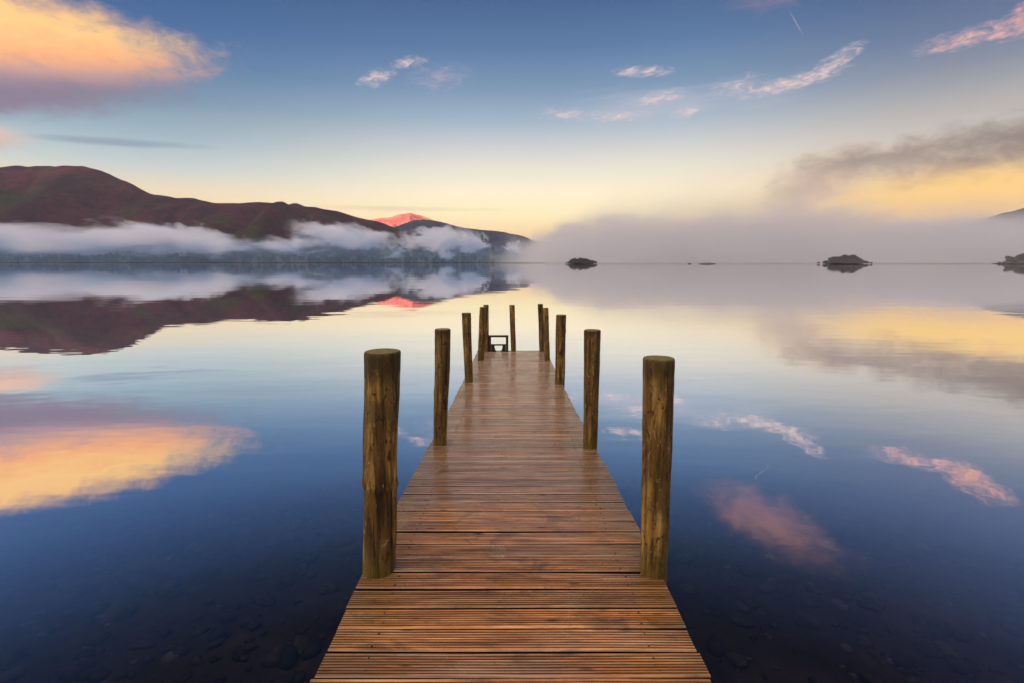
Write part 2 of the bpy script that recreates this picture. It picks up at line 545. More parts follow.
def pos_xyz(n):
    g = n.new('ShaderNodeNewGeometry')
    s = n.new('ShaderNodeSeparateXYZ')
    n.link(g.outputs['Position'], s.inputs[0])
    return g.outputs['Position'], s.outputs[0], s.outputs[1], s.outputs[2]


def left_mist(n):
    p, x, y, z = pos_xyz(n)
    big = n.noise(n.mapping(p, (4, 0, 0), scale=(0.0034, 0.0007, 0.002)), 1.0, 6, 0.55, 0.3)
    fine = n.noise(n.mapping(p, (1, 5, 2), scale=(0.011, 0.0022, 0.014)), 1.0, 6, 0.62, 0.4)
    big2 = n.noise(n.mapping(p, (14, 3, 0), scale=(0.0045, 0.0009, 0.002)), 1.0, 5, 0.55, 0.3)
    # top of the layer rolls up and down, the underside lifts off the lake
    top = n.m('SUBTRACT', n.smooth(big, 0.32, 0.68, 42.0, 138.0), n.smooth(x, -560, -250, 0, 17))
    zz = n.m('ADD', z, n.smooth(fine, 0.28, 0.72, -34.0, 34.0))
    cap = n.smooth(n.m('SUBTRACT', top, zz), 0, 14)
    floor_ = n.smooth(n.m('SUBTRACT', zz, n.smooth(big2, 0.35, 0.65, -8, 22)), 36, 64)
    d = n.m('MULTIPLY', n.m('MULTIPLY', cap, floor_), n.smooth(fine, 0.30, 0.62, 0.25, 1.5))
    ends = n.m('MULTIPLY', n.smooth(y, 1420, 1500), n.smooth(y, 1900, 1800))
    d = n.m('MULTIPLY', d, ends)
    thin = n.m('MULTIPLY', cap, n.smooth(big, 0.35, 0.65, 0.0009, 0.0016))
    air = n.mix(floor_, (0.40, 0.64, 1.0, 1), (0.82, 0.87, 1.0, 1))      # thin blue morning air under the white mist
    return n.m('ADD', n.m('MULTIPLY', d, 0.022), n.m('MULTIPLY', thin, ends)), air


m = volume_mat('mist', (0.82, 0.87, 1.0), 0.0, left_mist, 0.35)
fog_box('mist', -3200, 120, 1410, 1910, 1.5, 190, m, 'white band of low mist rolling along the foot of the maroon fell')


def right_fog(n):
    p, x, y, z = pos_xyz(n)
    big = n.noise(n.mapping(p, (2, 7, 0), scale=(0.0030, 0.0012, 0.004)), 1.0, 6, 0.55, 0.3)
    fine = n.noise(n.mapping(p, (1, 5, 2), scale=(0.009, 0.003, 0.012)), 1.0, 6, 0.6, 0.3)
    top = n.smooth(big, 0.32, 0.68, 78.0, 142.0)
    # lower where the bank begins on the left
    top = n.m('SUBTRACT', top, n.smooth(n.m('SUBTRACT', x, n.m('MULTIPLY', y, 0.02)), 200, -120, 0, 34))
    zz = n.m('ADD', z, n.smooth(fine, 0.28, 0.72, -30.0, 30.0))
    top = n.m('SUBTRACT', top, n.smooth(n.m('DIVIDE', x, y), 0.5, 0.85, 0, 8))
    cap = n.m('ADD', n.m('MULTIPLY', n.smooth(n.m('SUBTRACT', top, zz), 0, 20), 0.14), n.m('MULTIPLY', n.smooth(n.m('SUBTRACT', top, zz), 14, 74), 1.0))
    ends = n.m('MULTIPLY', n.m('ADD', n.m('MULTIPLY', n.smooth(y, 430, 640), 0.09), n.m('MULTIPLY', n.smooth(y, 640, 1150), 0.91)), n.smooth(n.m('ADD', x, n.smooth(big, 0.3, 0.7, -90.0, 90.0)), -30, 260))
    return n.m('MULTIPLY', n.m('MULTIPLY', n.m('MULTIPLY', cap, n.smooth(fine, 0.32, 0.62, 0.3, 1.6)), ends), 0.0075)


m = volume_mat('fog', (0.76, 0.785, 0.875), 0.0, right_fog, 0.4)
fog_box('fog_bank', -140, 4200, 420, 2300, 1.0, 190, m, 'broad pale fog bank lying on the lake behind the small islands')



def front_fog(n):
    p, x, y, z = pos_xyz(n)
    big = n.noise(n.mapping(p, (8, 2, 5), scale=(0.0042, 0.0008, 0.002)), 1.0, 6, 0.55, 0.3)
    fine = n.noise(n.mapping(p, (6, 5, 9), scale=(0.013, 0.0025, 0.016)), 1.0, 6, 0.62, 0.4)
    top = n.smooth(big, 0.34, 0.66, 80.0, 126.0)
    top = n.m('SUBTRACT', top, n.smooth(x, 240, -20, 0, 34))
    zz = n.m('ADD', z, n.smooth(fine, 0.28, 0.72, -32.0, 32.0))
    cap = n.smooth(n.m('SUBTRACT', top, zz), 0, 24)
    ends = n.m('MULTIPLY', n.m('MULTIPLY', n.smooth(y, 980, 1060), n.smooth(y, 1390, 1300)), n.smooth(n.m('ADD', x, n.smooth(big, 0.3, 0.7, -70.0, 70.0)), -30, 130))
    return n.m('MULTIPLY', n.m('MULTIPLY', cap, ends), n.smooth(fine, 0.32, 0.62, 0.0025, 0.0085))


m = volume_mat('fog_front', (0.77, 0.79, 0.885), 0.0, front_fog, 0.4)
fog_box('mist', -120, 1900, 970, 1400, 1.2, 170, m, 'billowing grey front edge of the fog beyond the small islets')

m = volume_mat('haze', (0.62, 0.72, 0.98), 0.0, lambda n: 0.00003, 1.0)
bm = bmesh.new()
add_box(bm, -8800, 8800, -4300, 11500, -18, 800)
bmesh.ops.recalc_face_normals(bm, faces=bm.faces)
haze = tag(obj('haze', bm, m), kind='stuff')


# ------------------------------------------------------------------ trees
def leaf_material(name, cols):
    m, n, out = mat(name)
    g = n.new('ShaderNodeNewGeometry')
    col = n.ramp(g.outputs['Random Per Island'], [(i / (len(cols) - 1), c) for i, c in enumerate(cols)])
    principled(n, out, col, 0.8, 0.2)
    return m


M_leaf_dark = leaf_material('dark_foliage', [(0.012, 0.016, 0.012), (0.030, 0.034, 0.020), (0.05, 0.045, 0.028)])
M_leaf_shore = leaf_material('shore_foliage', [(0.008, 0.028, 0.036), (0.016, 0.050, 0.058), (0.030, 0.060, 0.055), (0.10, 0.060, 0.040)])  # teal of the hazy air put into the leaf colour
m, n, out = mat('tree_bark')
g = n.new('ShaderNodeNewGeometry')
principled(n, out, n.mix(n.noise(g.outputs['Position'], 3, 4), (0.03, 0.024, 0.02, 1), (0.09, 0.07, 0.055, 1)), 0.9)
M_bark = m


def leaf_clumps(bm, cx, cy_, cz, rx, ry, rz, count, size, rnd):
    for i in range(count):
        while True:
            p = Vector((rnd.uniform(-1, 1), rnd.uniform(-1, 1), rnd.uniform(-1, 1)))
            if p.length <= 1: break
        p = p.normalized() * (p.length ** 0.45)
        wob = 0.82 + 0.36 * noise.noise((p.x * 1.9 + cx, p.y * 1.9 + cy_, p.z * 1.9 + cz))
        q = Vector((cx + p.x * rx * wob, cy_ + p.y * ry * wob, cz + p.z * rz * wob))
        s = size * rnd.uniform(0.5, 1.3)
        ax = Vector((rnd.gauss(0, 1), rnd.gauss(0, 1), rnd.gauss(0, 1))).normalized()
        u = ax.orthogonal().normalized()
        vv = ax.cross(u)
        k = rnd.randint(5, 6)
        a0 = rnd.uniform(0, 6.28)
        pts = [q + (u * math.cos(a0 + 6.283 * j / k) + vv * math.sin(a0 + 6.283 * j / k)) * s * rnd.uniform(0.6, 1.2) + ax * rnd.uniform(-.3, .3) * s for j in range(k)]
        bm.faces.new([bm.verts.new(t) for t in pts])


def trunk_bm(h, r, rnd):
    bm = bmesh.new()
    rings = []
    for k in range(6):
        t = k / 5
        rr = r * (1.25 - 0.85 * t) if k else r * 1.5
        ox, oy = rnd.uniform(-.1, .1) * r * 3 * t, rnd.uniform(-.1, .1) * r * 3 * t
        rings.append([bm.verts.new((ox + math.cos(a * math.pi / 4) * rr, oy + math.sin(a * math.pi / 4) * rr, h * t)) for a in range(8)])
    for a, b in zip(rings, rings[1:]):
        for i in range(8):
            bm.faces.new((a[i], a[(i + 1) % 8], b[(i + 1) % 8], b[i]))
    bm.faces.new(rings[-1])
    for k in range(5):                                   # limbs reaching into the crown
        a = k * 1.26 + rnd.uniform(-.3, .3)
        z0 = h * (0.5 + 0.09 * k)
        p0 = Vector((0, 0, z0))
        p1 = Vector((math.cos(a) * h * 0.45, math.sin(a) * h * 0.45, z0 + h * 0.4))
        d = (p1 - p0).normalized()
        u = d.orthogonal().normalized()
        v = d.cross(u)
        A = [bm.verts.new(p0 + (u * math.cos(i * 1.5708) + v * math.sin(i * 1.5708)) * r * 0.45) for i in range(4)]
        B = [bm.verts.new(p1 + (u * math.cos(i * 1.5708) + v * math.sin(i * 1.5708)) * r * 0.12) for i in range(4)]
        for i in range(4):
            bm.faces.new((A[i], A[(i + 1) % 4], B[(i + 1) % 4], B[i]))
    return bm


def make_tree(seed, h, wdt, name='broadleaf_tree'):
    rnd = random.Random(seed)
    t = empty(name)
    obj('trunk', trunk_bm(h * 0.62, h * 0.022, rnd), M_bark, t, smooth=True)
    bm = bmesh.new()
    for k in range(7):
        a = rnd.uniform(0, 6.28)
        rr = wdt * 0.30 * rnd.random()
        z = h * rnd.uniform(0.30, 0.74)
        s = rnd.uniform(0.26, 0.36)
        leaf_clumps(bm, math.cos(a) * rr, math.sin(a) * rr, z, wdt * s, wdt * s, h * s * 0.62, 120, h * 0.045, rnd)
    leaf_clumps(bm, 0, 0, h * 0.24, wdt * 0.48, wdt * 0.48, h * 0.26, 300, h * 0.05, rnd)
    obj('crown', bm, M_leaf_dark, t)
    return t


protos = [make_tree(5, 15, 13), make_tree(8, 12, 12), make_tree(21, 16.5, 11)]
used_protos = set()


def place_tree(kind, x, y, z, s, rz, label, group):
    src = protos[kind]
    if kind not in used_protos:
        used_protos.add(kind)
        r = src
    else:
        r = src.copy()
        C.objects.link(r)
        for ch in src.children:
            c = ch.copy()
            C.objects.link(c)
            c.parent = r
    r.location = (x, y, z)
    r.rotation_euler = (0, 0, rz)
    r.scale = (s * 1.12, s * 1.12, s * 0.76)
    return tag(r, label, 'tree', group)


m, n, out = mat('island_ground')
g = n.new('ShaderNodeNewGeometry')
principled(n, out, n.mix(n.noise(g.outputs['Position'], 0.6, 6), (0.02, 0.02, 0.015, 1), (0.06, 0.055, 0.045, 1)), 0.9, 0.2)
M_isle = m


def island(cx, cy_, rx, ry, h):
    bm = bmesh.new()
    rings = []
    for k in range(7):
        t = k / 6
        rr = 1.06 - t
        ring = []
        for i in range(40):
            a = i * math.pi / 20
            wob = 1 + 0.16 * noise.noise((math.cos(a) * 1.5 + cx, math.sin(a) * 1.5, 0.4))
            z = -1.2 + (h + 1.2) * math.sin(min(1, t * 1.05 + 0.02) * math.pi / 2) + 0.4 * noise.noise((math.cos(a) * 3 * rr, math.sin(a) * 3 * rr, cx))
            ring.append(bm.verts.new((cx + math.cos(a) * rx * rr * wob, cy_ + math.sin(a) * ry * rr * wob, z)))
        rings.append(ring)
    for a, b in zip(rings, rings[1:]):
        for i in range(40):
            bm.faces.new((a[i], a[(i + 1) % 40], b[(i + 1) % 40], b[i]))
    bm.faces.new(rings[-1])
    return tag(obj('island_ground', bm, M_isle, smooth=True), kind='structure')


rnd = random.Random(77)
Y1 = 700
# main wooded island on the right
island(449, Y1, 35, 15, 1.6)
spots = [(-33, .22), (-31, .28), (-27, .36), (-22, .4), (25, .4), (29, .34), (33, .28), (36, .22), (-29, 0.34), (-24, .50), (-19, 0.72), (-14, 0.92), (-9, 0.98), (-3, 1.06), (2, 1.12), (7, 1.14), (11, 1.02), (15, 0.82), (19, 0.72),
         (23, 0.52), (27, 0.50), (31, 0.34), (-11, 0.85), (5, 0.95), (17, .6), (-21, .45)]
for i, (dx, s) in enumerate(spots):
    place_tree(i % 3 if s > 0.6 else 1, 449 + dx, Y1 + rnd.uniform(-8, 8), 0.6, s * rnd.uniform(.95, 1.05), rnd.uniform(0, 6),
               'dark bushy tree crowded among others on the wooded islet with the clearest reflection', 'trees on the larger wooded islet')
# islet half lost in the fog
island(97, Y1 + 20, 24, 12, 1.2)
for i, (dx, s) in enumerate([(-22, .2), (-17, .4), (-19, .3), (12, .4), (3, .6), (17, .4), (-8, .5), (-14, 0.62), (-10, .78), (-5, 0.76), (0, 0.80), (5, 0.74), (10, 0.66), (15, 0.56), (20, .4)]):
    place_tree((i + 1) % 3 if s > 0.6 else 1, 97 + dx, Y1 + 20 + rnd.uniform(-6, 6), 0.5, s, rnd.uniform(0, 6),
               'dark tree on the small islet half lost in the fog beyond the jetty end', 'trees on the fogbound islet')
# headland at the right edge
island(727, Y1 + 10, 64, 34, 6)
for i in range(30):
    dx = -56 + i * 3.9
    s = 0.28 + 0.82 * smoothstep((dx + 57) / 30)
    place_tree(i % 3 if s > 0.6 else 1, 724 + dx, Y1 + 8 + rnd.uniform(-9, 9), 0.8 + 4 * smoothstep((dx + 55) / 50), s * rnd.uniform(.9, 1.06), rnd.uniform(0, 6),
               'dark tree on the wooded point running in from the right edge', 'trees on the wooded point')

# low rocks breaking the surface
m, n, out = mat('wet_rock')
g = n.new('ShaderNodeNewGeometry')
principled(n, out, n.mix(n.noise(g.outputs['Position'], 0.8, 6), (0.03, 0.03, 0.032, 1), (0.10, 0.095, 0.09, 1)), 0.6, 0.4)
M_rock = m
for (cx, rx, hz, label) in ((240, 2.6, 1.3, 'small dark rock just left of the long low reef in the misty lake'), (264, 12, 1.9, 'long low dark reef of rock breaking the misty lake surface')):
    bm = bmesh.new()
    bmesh.ops.create_icosphere(bm, subdivisions=4, radius=1)
    for v in bm.verts:
        q = v.co.copy()
        lump = 0.6 + 0.55 * noise.fractal((q.x * 2.6 + cx, q.y * 2, q.z * 2), 1, 2, 4)
        v.co = Vector((q.x * rx * (0.9 + 0.2 * lump), q.y * rx * 0.4, (q.z - 0.25) * hz * (0.5 + lump)))
    o = obj('lake_rock', bm, M_rock, smooth=True)
    o.location = (cx, Y1, 0)
    tag(o, label, 'rock', 'rocks breaking the lake surface')

# woodland along the far left shore: one far-off mass
rnd = random.Random(4)
bm = bmesh.new()
for i in range(1500):
    px = rnd.uniform(-2600, 60)
    t = rnd.random() ** 1.3
    y = 1668 + 260 * t
    edge = smoothstep((60 - px) / 120)
    if rnd.random() > 0.15 + edge: continue
    x = px * y / 1700
    z = -1 + t * 42 * edge
    h = rnd.uniform(11, 21) * (0.45 + 0.55 * edge)
    leaf_clumps(bm, x, y, z + h * 0.5, h * 0.36, h * 0.36, h * 0.52, 26, h * 0.16, rnd)
tag(obj('shore_woodland', bm, M_leaf_shore), 'teal wooded shore under the mist at the foot of the fell', 'woodland', kind='stuff')

# strip of land the woodland stands on
bm = bmesh.new()
cols = []
for i in range(120):
    x = -3000 + i * 3080 / 119
    k = smoothstep((80 - x) / 160)
    cols.append([bm.verts.new((x * y / 1700, y, z)) for y, z in ((1650 + 6 * noise.noise((x * .01, 0, 0)), -1.5), (1664, 0.5 * k - .3), (1720, 4 * k - .3), (1960, 38 * k - .3), (2100, -3))])
for a, b in zip(cols, cols[1:]):
    for j in range(4):
        bm.faces.new((a[j], b[j], b[j + 1], a[j + 1]))
tag(obj('shore_ground', bm, M_isle, smooth=True), kind='structure')

# ------------------------------------------------------------------ jetty
YS = [0.0, 3.1, 4.7, 6.4, 10.0, 11.8]
ZS = [0.695, 0.690, 0.597, 0.487, 0.350, 0.310]


def deck_z(y):
    return (interp(y - .5, YS, ZS) + 2 * interp(y, YS, ZS) + interp(y + .5, YS, ZS)) / 4


m, n, out = mat('wet_decking')
g = n.new('ShaderNodeNewGeometry')
pos = g.outputs['Position']
rp = g.outputs['Random Per Island']
off = n.comb(n.m('MULTIPLY', rp, 37.0), n.m('MULTIPLY', rp, 91.0), 0.0)
va = n.new('ShaderNodeVectorMath', operation='ADD')
n.link(pos, va.inputs[0])
n.link(off, va.inputs[1])
gp = va.outputs[0]
grain = n.noise(n.mapping(gp, scale=(1.6, 42, 10)), 1.0, 8, 0.6, 0.6)
fineg = n.noise(n.mapping(gp, scale=(9, 210, 40)), 1.0, 5, 0.65)
blot = n.noise(n.mapping(pos, scale=(2.2, 2.6, 2)), 1.0, 7, 0.62, 0.8)
blot2 = n.noise(n.mapping(pos, (3, 8, 1), scale=(5, 9, 5)), 1.0, 7, 0.65, 0.6)
col = n.ramp(grain, [(0.25, (0.14, 0.058, 0.020)), (0.40, (0.31, 0.134, 0.047)), (0.54, (0.49, 0.232, 0.088)), (0.70, (0.64, 0.40, 0.21))])
tint = n.ramp(rp, [(0.0, (0.60, 0.60, 0.63)), (0.3, (0.84, 0.84, 0.87)), (0.65, (1.06, 0.98, 0.90)), (1.0, (1.24, 1.20, 1.14))])
col = n.mix(1.0, col, tint, 'MULTIPLY')
col = n.mix(n.smooth(fineg, 0.52, 0.72, 0, 0.55), col, (0.040, 0.020, 0.012, 1))
col = n.mix(n.smooth(blot2, 0.52, 0.66, 0, 0.6), col, (0.060, 0.042, 0.036, 1))
stain = n.noise(n.mapping(gp, (2, 5, 1), scale=(1.1, 5, 3)), 1.0, 8, 0.66, 1.0)
col = n.mix(n.smooth(stain, 0.44, 0.60, 0, 0.74), col, n.mix(0.5, col, (0.030, 0.018, 0.014, 1)))
grey = n.noise(n.mapping(gp, (7, 1, 1), scale=(0.8, 3, 3)), 1.0, 7, 0.6, 0.5)
sy_ = n.new('ShaderNodeSeparateXYZ')
n.link(pos, sy_.inputs[0])
far_sheen = n.smooth(sy_.outputs[1], 2.3, 4.2, 0.0, 0.5)          # grey sky sheen painted into the boards further out
col = n.mix(n.m('ADD', far_sheen, n.smooth(grey, 0.48, 0.66, 0, 0.42), clamp=True), col, n.mix(n.smooth(grain, 0.3, 0.7), (0.12, 0.082, 0.068, 1), (0.42, 0.33, 0.28, 1)))
knots = n.new('ShaderNodeTexVoronoi')
n.link(n.mapping(gp, scale=(3.2, 13, 3)), knots.inputs['Vector'])
knots.inputs['Scale'].default_value = 1.0
col = n.mix(n.smooth(knots.outputs['Distance'], 0.16, 0.05, 0, 0.8), col, (0.045, 0.022, 0.014, 1))
sx = n.new('ShaderNodeSeparateXYZ')
n.link(pos, sx.inputs[0])
edge = n.smooth(n.m('ADD', n.m('ABSOLUTE', sx.outputs[0]), n.m('MULTIPLY', n.m('SUBTRACT', blot, 0.5), 0.5)), 0.45, 0.85)
col = n.mix(n.m('MULTIPLY', edge, 0.55), col, (0.105, 0.066, 0.016, 1))
pale = n.smooth(n.m('MULTIPLY', blot2, blot), 0.30, 0.40, 0, 0.45)
col = n.mix(pale, col, (0.36, 0.25, 0.13, 1))
rough = n.smooth(blot, 0.35, 0.68, 0.14, 0.30)
# shade on board sides and groove walls, painted darker by face direction
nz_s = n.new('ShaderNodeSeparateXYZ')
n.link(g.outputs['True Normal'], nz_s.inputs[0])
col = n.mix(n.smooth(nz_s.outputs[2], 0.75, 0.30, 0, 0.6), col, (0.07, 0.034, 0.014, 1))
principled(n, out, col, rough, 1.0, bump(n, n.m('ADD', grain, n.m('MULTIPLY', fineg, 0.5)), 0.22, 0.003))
M_deck = m

m, n, out = mat('board_side_shade')  # shade of the gaps painted dark on the board sides
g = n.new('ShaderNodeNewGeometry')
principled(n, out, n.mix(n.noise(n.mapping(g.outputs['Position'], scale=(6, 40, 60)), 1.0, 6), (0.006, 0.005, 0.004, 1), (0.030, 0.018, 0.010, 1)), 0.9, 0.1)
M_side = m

m, n, out = mat('groove_shade')  # groove floors painted darker to read as shaded
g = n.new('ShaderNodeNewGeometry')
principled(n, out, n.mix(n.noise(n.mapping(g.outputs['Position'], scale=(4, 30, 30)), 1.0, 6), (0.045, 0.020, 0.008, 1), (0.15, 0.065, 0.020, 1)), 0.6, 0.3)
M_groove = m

m, n, out = mat('screw_steel')
principled(n, out, (0.03, 0.028, 0.026, 1), 0.5, 0.5)
M_screw = m

m, n, out = mat('wet_beam')
g = n.new('ShaderNodeNewGeometry')
principled(n, out, n.ramp(n.noise(n.mapping(g.outputs['Position'], scale=(20, 2, 20)), 1.0, 6), [(0.3, (0.03, 0.015, 0.008)), (0.7, (0.12, 0.06, 0.03))]), 0.5)
M_beam = m

m, n, out = mat('weathered_post')
tcn = n.new('ShaderNodeTexCoord')
oi = n.new('ShaderNodeObjectInfo')
off = n.comb(n.m('MULTIPLY', oi.outputs['Random'], 60.0), n.m('MULTIPLY', oi.outputs['Random'], 23.0), n.m('MULTIPLY', oi.outputs['Random'], 11.0))
va = n.new('ShaderNodeVectorMath', operation='ADD')
n.link(tcn.outputs['Object'], va.inputs[0])
n.link(off, va.inputs[1])
p = va.outputs[0]
gr1 = n.noise(n.mapping(p, scale=(24, 24, 1.5)), 1.0, 9, 0.66, 0.35)
gr2 = n.noise(n.mapping(p, scale=(75, 75, 2.2)), 1.0, 6, 0.6, 0.3)
bl = n.noise(n.mapping(p, scale=(9, 9, 2.6)), 1.0, 9, 0.70, 0.8)
fl = n.noise(n.mapping(p, scale=(30, 30, 13)), 1.0, 8, 0.72, 0.9)
big_ = n.noise(n.mapping(p, (3, 1, 8), scale=(5, 5, 1.6)), 1.0, 5, 0.6, 0.4)
crk = n.noise(n.mapping(p, scale=(34, 34, 0.9)), 1.0, 4, 0.55, 0.2)
chk = n.noise(n.mapping(p, scale=(10, 10, 60)), 1.0, 5, 0.6, 0.6)
col = n.ramp(gr1, [(0.33, (0.050, 0.026, 0.008)), (0.44, (0.20, 0.110, 0.030)), (0.53, (0.44, 0.270, 0.068)), (0.66, (0.66, 0.47, 0.17))])
stn = n.m('ADD', n.m('MULTIPLY', bl, 0.6), n.m('MULTIPLY', big_, 0.4))
col = n.mix(n.smooth(stn, 0.41, 0.51, 0, 0.92), col, n.mix(0.3, (0.040, 0.022, 0.010, 1), col))
col = n.mix(n.smooth(fl, 0.56, 0.62, 0, 0.9), col, (0.014, 0.009, 0.006, 1))
col = n.mix(n.smooth(fl, 0.40, 0.34, 0, 0.7), col, (0.60, 0.45, 0.20, 1))
col = n.mix(n.smooth(crk, 0.60, 0.65, 0, 0.95), col, (0.008, 0.005, 0.004, 1))
col = n.mix(n.m('MULTIPLY', n.smooth(chk, 0.62, 0.68), n.smooth(big_, 0.5, 0.6, 0, 0.8)), col, (0.012, 0.008, 0.006, 1))
col = n.mix(n.smooth(gr2, 0.56, 0.66, 0, 0.75), col, (0.030, 0.018, 0.010, 1))
so_ = n.new('ShaderNodeSeparateXYZ')
n.link(tcn.outputs['Object'], so_.inputs[0])
zob = so_.outputs[2]
moss = n.m('MULTIPLY', n.smooth(n.m('ADD', zob, n.m('MULTIPLY', n.m('SUBTRACT', bl, 0.5), 0.5)), 0.16, 0.0), 0.6)
col = n.mix(moss, col, (0.15, 0.115, 0.015, 1))
topd = n.smooth(n.m('ADD', zob, n.m('MULTIPLY', n.m('SUBTRACT', fl, 0.5), 0.18)), 1.04, 1.12, 0, 0.7)
col = n.mix(topd, col, (0.045, 0.036, 0.012, 1))
gg = n.new('ShaderNodeNewGeometry')
gz = n.new('ShaderNodeSeparateXYZ')
n.link(gg.outputs['True Normal'], gz.inputs[0])
endg = n.noise(n.mapping(p, scale=(40, 40, 40)), 1.0, 6, 0.7, 1.5)
col = n.mix(n.smooth(gz.outputs[2], 0.6, 0.85), col, n.ramp(endg, [(0.35, (0.06, 0.045, 0.018)), (0.55, (0.20, 0.17, 0.05)), (0.7, (0.30, 0.24, 0.11))]))
principled(n, out, col, 0.72, 0.35, bump(n, n.m('ADD', n.m('ADD', gr1, n.m('MULTIPLY', gr2, 0.6)), n.m('MULTIPLY', fl, 0.8)), 1.0, 0.02))
M_post = m

m, n, out = mat('painted_steel')
g = n.new('ShaderNodeNewGeometry')
principled(n, out, n.mix(n.noise(g.outputs['Position'], 30, 5), (0.012, 0.011, 0.010, 1), (0.035, 0.026, 0.02, 1)), 0.5)
M_steel = m

jetty = tag(empty('jetty', (0, 1.0, 0)), 'long wooden jetty of grooved wet boards with round posts running into the lake', 'jetty')
JI = Matrix.Translation((0, -1.0, 0))


def jobj(name, bm, mt, parent=None, smooth=False):
    bmesh.ops.transform(bm, matrix=JI, verts=bm.verts) if parent is None else None
    return obj(name, bm, mt, parent or jetty, smooth)


# deck: every board with its eight grooves
rnd = random.Random(9)
bm = bmesh.new()
PITCH = 0.1435
y = 0.55
HW = 0.80
while y < 11.72:
    wd = PITCH - rnd.uniform(0.010, 0.017)
    th = 0.032
    ng = 7
    prof = [(0, -th), (0, -0.004), (0.003, 0)]
    step = (wd - 0.006) / (ng + 1)
    for k in range(1, ng + 1):
        c0 = 0.003 + step * k
        prof += [(c0 - 0.0038, 0), (c0 - 0.0026, -0.0050), (c0 + 0.0026, -0.0050), (c0 + 0.0038, 0)]
    prof += [(wd - 0.003, 0), (wd, -0.004), (wd, -th)]
    zt = deck_z(y + wd / 2)
    dz = rnd.uniform(-0.0012, 0.0012)
    tilt = rnd.uniform(-0.012, 0.012)
    skew = rnd.uniform(-0.003, 0.003)
    e0, e1 = -HW + rnd.uniform(-0.008, 0.006), HW + rnd.uniform(-0.006, 0.008)
    slope = (deck_z(y + .3) - deck_z(y - .3)) / .6
    rows = []
    nseg = 8
    for i in range(nseg + 1):
        t = i / nseg
        x = e0 + (e1 - e0) * t
        bow = 0.003 * noise.noise((x * 1.1, y * 9, 0))
        rows.append([bm.verts.new((x, y + py + skew * (t - .5) * 2 + bow * .5, zt + dz + pz + (py - wd / 2) * (tilt + slope) + bow)) for py, pz in prof])
    for a, b in zip(rows, rows[1:]):
        for j in range(len(prof)):
            j2 = (j + 1) % len(prof)
            f_ = bm.faces.new((a[j], b[j], b[j2], a[j2]))
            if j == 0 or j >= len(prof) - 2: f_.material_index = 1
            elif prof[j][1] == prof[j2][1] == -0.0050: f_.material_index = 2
    bm.faces.new(rows[0][::-1])
    bm.faces.new(rows[-1])
    for sx_ in (-0.6, 0.6):                                # a pair of screw heads over each bearer
        for py in (wd * 0.22, wd * 0.78):
            px_, py_ = sx_ + rnd.uniform(-.012, .012), py + rnd.uniform(-.004, .004)
            zc = zt + dz + (py_ - wd / 2) * (tilt + slope) + 0.0035
            ring = [bm.verts.new((px_ + 0.0042 * math.cos(a_ * 1.0472), y + py_ + 0.0042 * math.sin(a_ * 1.0472), zc)) for a_ in range(6)]
            low = [bm.verts.new((v_.co.x, v_.co.y, zc - 0.008)) for v_ in ring]
            bm.faces.new(ring).material_index = 3
            for a_ in range(6):
                bm.faces.new((low[a_], low[(a_ + 1) % 6], ring[(a_ + 1) % 6], ring[a_])).material_index = 3
    y += PITCH + rnd.uniform(-0.002, 0.002)
bmesh.ops.recalc_face_normals(bm, faces=bm.faces)
dk = jobj('deck', bm, M_deck)
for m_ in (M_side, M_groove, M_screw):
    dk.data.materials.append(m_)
END = y

# bearers under the boards and crossheads
for bx in (-0.60, 0.0, 0.60):
    bm = bmesh.new()
    prev = None
    ys = [0.5 + i * (END - 0.53) / 24 for i in range(25)]
    for yy_ in ys:
        z = deck_z(yy_) - 0.042
        r_ = [bm.verts.new((bx + a, yy_, z + b)) for a, b in ((-.035, -.17), (.035, -.17), (.035, 0), (-.035, 0))]
        if prev:
            for i in range(4):
                bm.faces.new((prev[i], prev[(i + 1) % 4], r_[(i + 1) % 4], r_[i]))
        else:
            bm.faces.new(r_[::-1])
        prev = r_
    bm.faces.new(prev)
    jobj('bearer', bm, M_beam)

posts = [  # base x, y, deck height; top x, height; radius at base and top; label
    (-0.726, 2.574, 0.691, -0.661, 1.901, 0.087, 0.090, 'thick left-hand front post with a dark knot band halfway up'),
    (0.766, 2.551, 0.691, 0.747, 1.869, 0.071, 0.079, 'smooth brown right-hand front post'),
    (-0.703, 4.783, 0.594, -0.650, 1.726, 0.065, 0.075, 'second post on the left side'),
    (0.748, 4.690, 0.600, 0.744, 1.729, 0.067, 0.077, 'second post on the right side'),
    (-0.700, 8.119, 0.423, -0.727, 1.548, 0.066, 0.073, 'golden third post on the left, leaning outwards'),
    (0.761, 7.967, 0.429, 0.767, 1.532, 0.077, 0.080, 'thick dark third post on the right'),
    (-0.645, 10.400, 0.340, -0.590, 1.440, 0.064, 0.070, 'dark fourth post on the left, in front of another'),
    (0.726, 10.400, 0.340, 0.686, 1.426, 0.057, 0.054, 'thin fourth post on the right, leaning inwards'),
    (-0.590, 11.629, 0.310, -0.590, 1.385, 0.055, 0.060, 'end post on the left, behind another'),
    (0.034, 11.629, 0.310, 0.000, 1.381, 0.057, 0.062, 'post standing alone in the middle of the jetty end'),
    (0.686, 11.627, 0.310, 0.642, 1.404, 0.055, 0.060, 'end post on the right, half hidden behind another'),
]
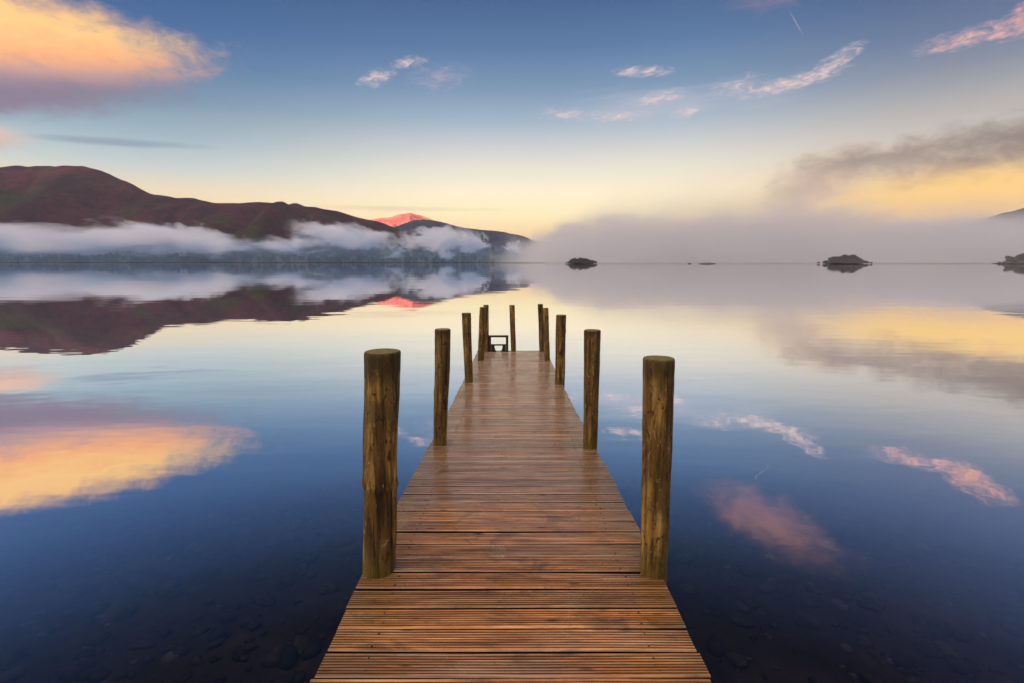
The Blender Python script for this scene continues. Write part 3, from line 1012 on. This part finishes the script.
for k, (bx, by, bz, tx, tz, rb, rt, lab) in enumerate(posts):
    h = tz - bz
    bm = bmesh.new()
    rings = []
    NS = 36
    below_ = -1.6 - bz if by < 6 else -2.6 - bz
    nz_ = 52
    zl = [below_ + (0 - below_) * i / 10 for i in range(10)] + [h * i / nz_ for i in range(nz_)] + [h - 0.012, h - 0.004, h]
    for zi, z in enumerate(zl):
        t = z / h
        r0 = rb + (rt - rb) * t
        if zi >= len(zl) - 2: r0 -= (0.002, 0.005)[zi - len(zl) + 2]
        cx = (tx - bx) * t + 0.006 * noise.noise((z * 2.1, k * 7, 0))
        cyy = 0.006 * noise.noise((z * 2.1, k * 7, 5))
        ring = []
        for i in range(NS):
            a = i * 2 * math.pi / NS
            ca, sa = math.cos(a), math.sin(a)
            d = 0.05 * noise.noise((ca * 1.6 + k * 3, sa * 1.6, z * 1.6)) + 0.034 * noise.noise((ca * 6 + k * 5, sa * 6, z * 2.2)) + 0.022 * noise.noise((ca * 11 + k * 2, sa * 11, z * 14))
            cr = noise.noise((ca * 9 + k * 5, sa * 9, z * 0.9 + 4))
            d -= 0.20 * max(0, cr - 0.36)                     # drying cracks
            if k == 0:                                        # knot whorl half way up
                d += 0.085 * math.exp(-((z - 0.50 + 0.02 * math.sin(a * 3)) / 0.028) ** 2) * (0.6 + 0.5 * math.sin(a * 4 + 1))
                d -= 0.05 * math.exp(-((z - 0.455) / 0.02) ** 2)
                d += 0.10 * math.exp(-((z - 0.98) / 0.03) ** 2) * max(0, math.cos(a + 0.6)) ** 6
            else:
                d += 0.07 * math.exp(-((z - (0.3 + 0.11 * (k % 6))) / 0.03) ** 2) * max(0, math.cos(a + 1.2 + k)) ** 6
            ring.append(bm.verts.new((cx + ca * r0 * (1 + d), cyy + sa * r0 * (1 + d), z)))
        rings.append(ring)
    for a, b in zip(rings, rings[1:]):
        for i in range(NS):
            bm.faces.new((a[i], a[(i + 1) % NS], b[(i + 1) % NS], b[i]))
    top = rings[-1]
    cxy = sum((v.co for v in top), Vector()) / NS
    inner = [bm.verts.new((cxy + (v.co - cxy) * 0.55) + Vector((0, 0, 0.003 * noise.noise(v.co * 30)))) for v in top]
    for i in range(NS):
        bm.faces.new((top[i], top[(i + 1) % NS], inner[(i + 1) % NS], inner[i]))
    bm.faces.new(inner)
    o = obj('post', bm, M_post, jetty, smooth=True)
    o.location = (bx, by - 1.0, bz)
    o['label'] = lab

# boarding ladder head at the jetty end
lad = bpy.data.objects.new('boarding_ladder', None)
C.objects.link(lad)
lad.parent = jetty
lad.location = (0, 10.60, 0.29)
lad['label'] = 'low dark ladder head with a rounded opening at the jetty end'
X0, X1 = -0.535, -0.085


def lobj(name, bm):
    bmesh.ops.bevel(bm, geom=bm.edges[:], offset=0.003, segments=1, affect='EDGES')
    return obj(name, bm, M_steel, lad)


for xx in (X0, X1 - 0.055):
    bm = bmesh.new()
    add_box(bm, xx, xx + 0.055, -0.03, 0.03, 0.0, 0.358)
    lobj('upright', bm)
bm = bmesh.new(); add_box(bm, X0 - 0.004, X1 + 0.004, -0.036, 0.036, 0.36, 0.40); lobj('top_rail', bm)
bm = bmesh.new(); add_box(bm, X0 + 0.057, X1 - 0.057, -0.026, 0.026, 0.165, 0.195); lobj('middle_rail', bm)
for s in (0, 1):
    # rounded bracket under the middle rail
    bm = bmesh.new()
    pts = [(0, 0.0), (0, 0.163)]
    pts += [(0.078, 0.163)]
    for i in range(9):
        a = i / 8 * math.pi / 2
        pts.append((0.075 + 0.082 * (1 - math.cos(a)), 0.160 - 0.15 * math.sin(a)))
    pts.append((0.157, 0.0))
    xs_ = [(X0 + 0.058 + p_[0], p_[1]) if s == 0 else (X1 - 0.058 - p_[0], p_[1]) for p_ in pts]
    f_ = [bm.verts.new((x, -0.022, z)) for x, z in xs_]
    b_ = [bm.verts.new((x, 0.022, z)) for x, z in xs_]
    bm.faces.new(f_); bm.faces.new(b_[::-1])
    for i in range(len(xs_)):
        j = (i + 1) % len(xs_)
        bm.faces.new((f_[i], b_[i], b_[j], f_[j]))
    bmesh.ops.recalc_face_normals(bm, faces=bm.faces)
    obj('bracket', bm, M_steel, lad)
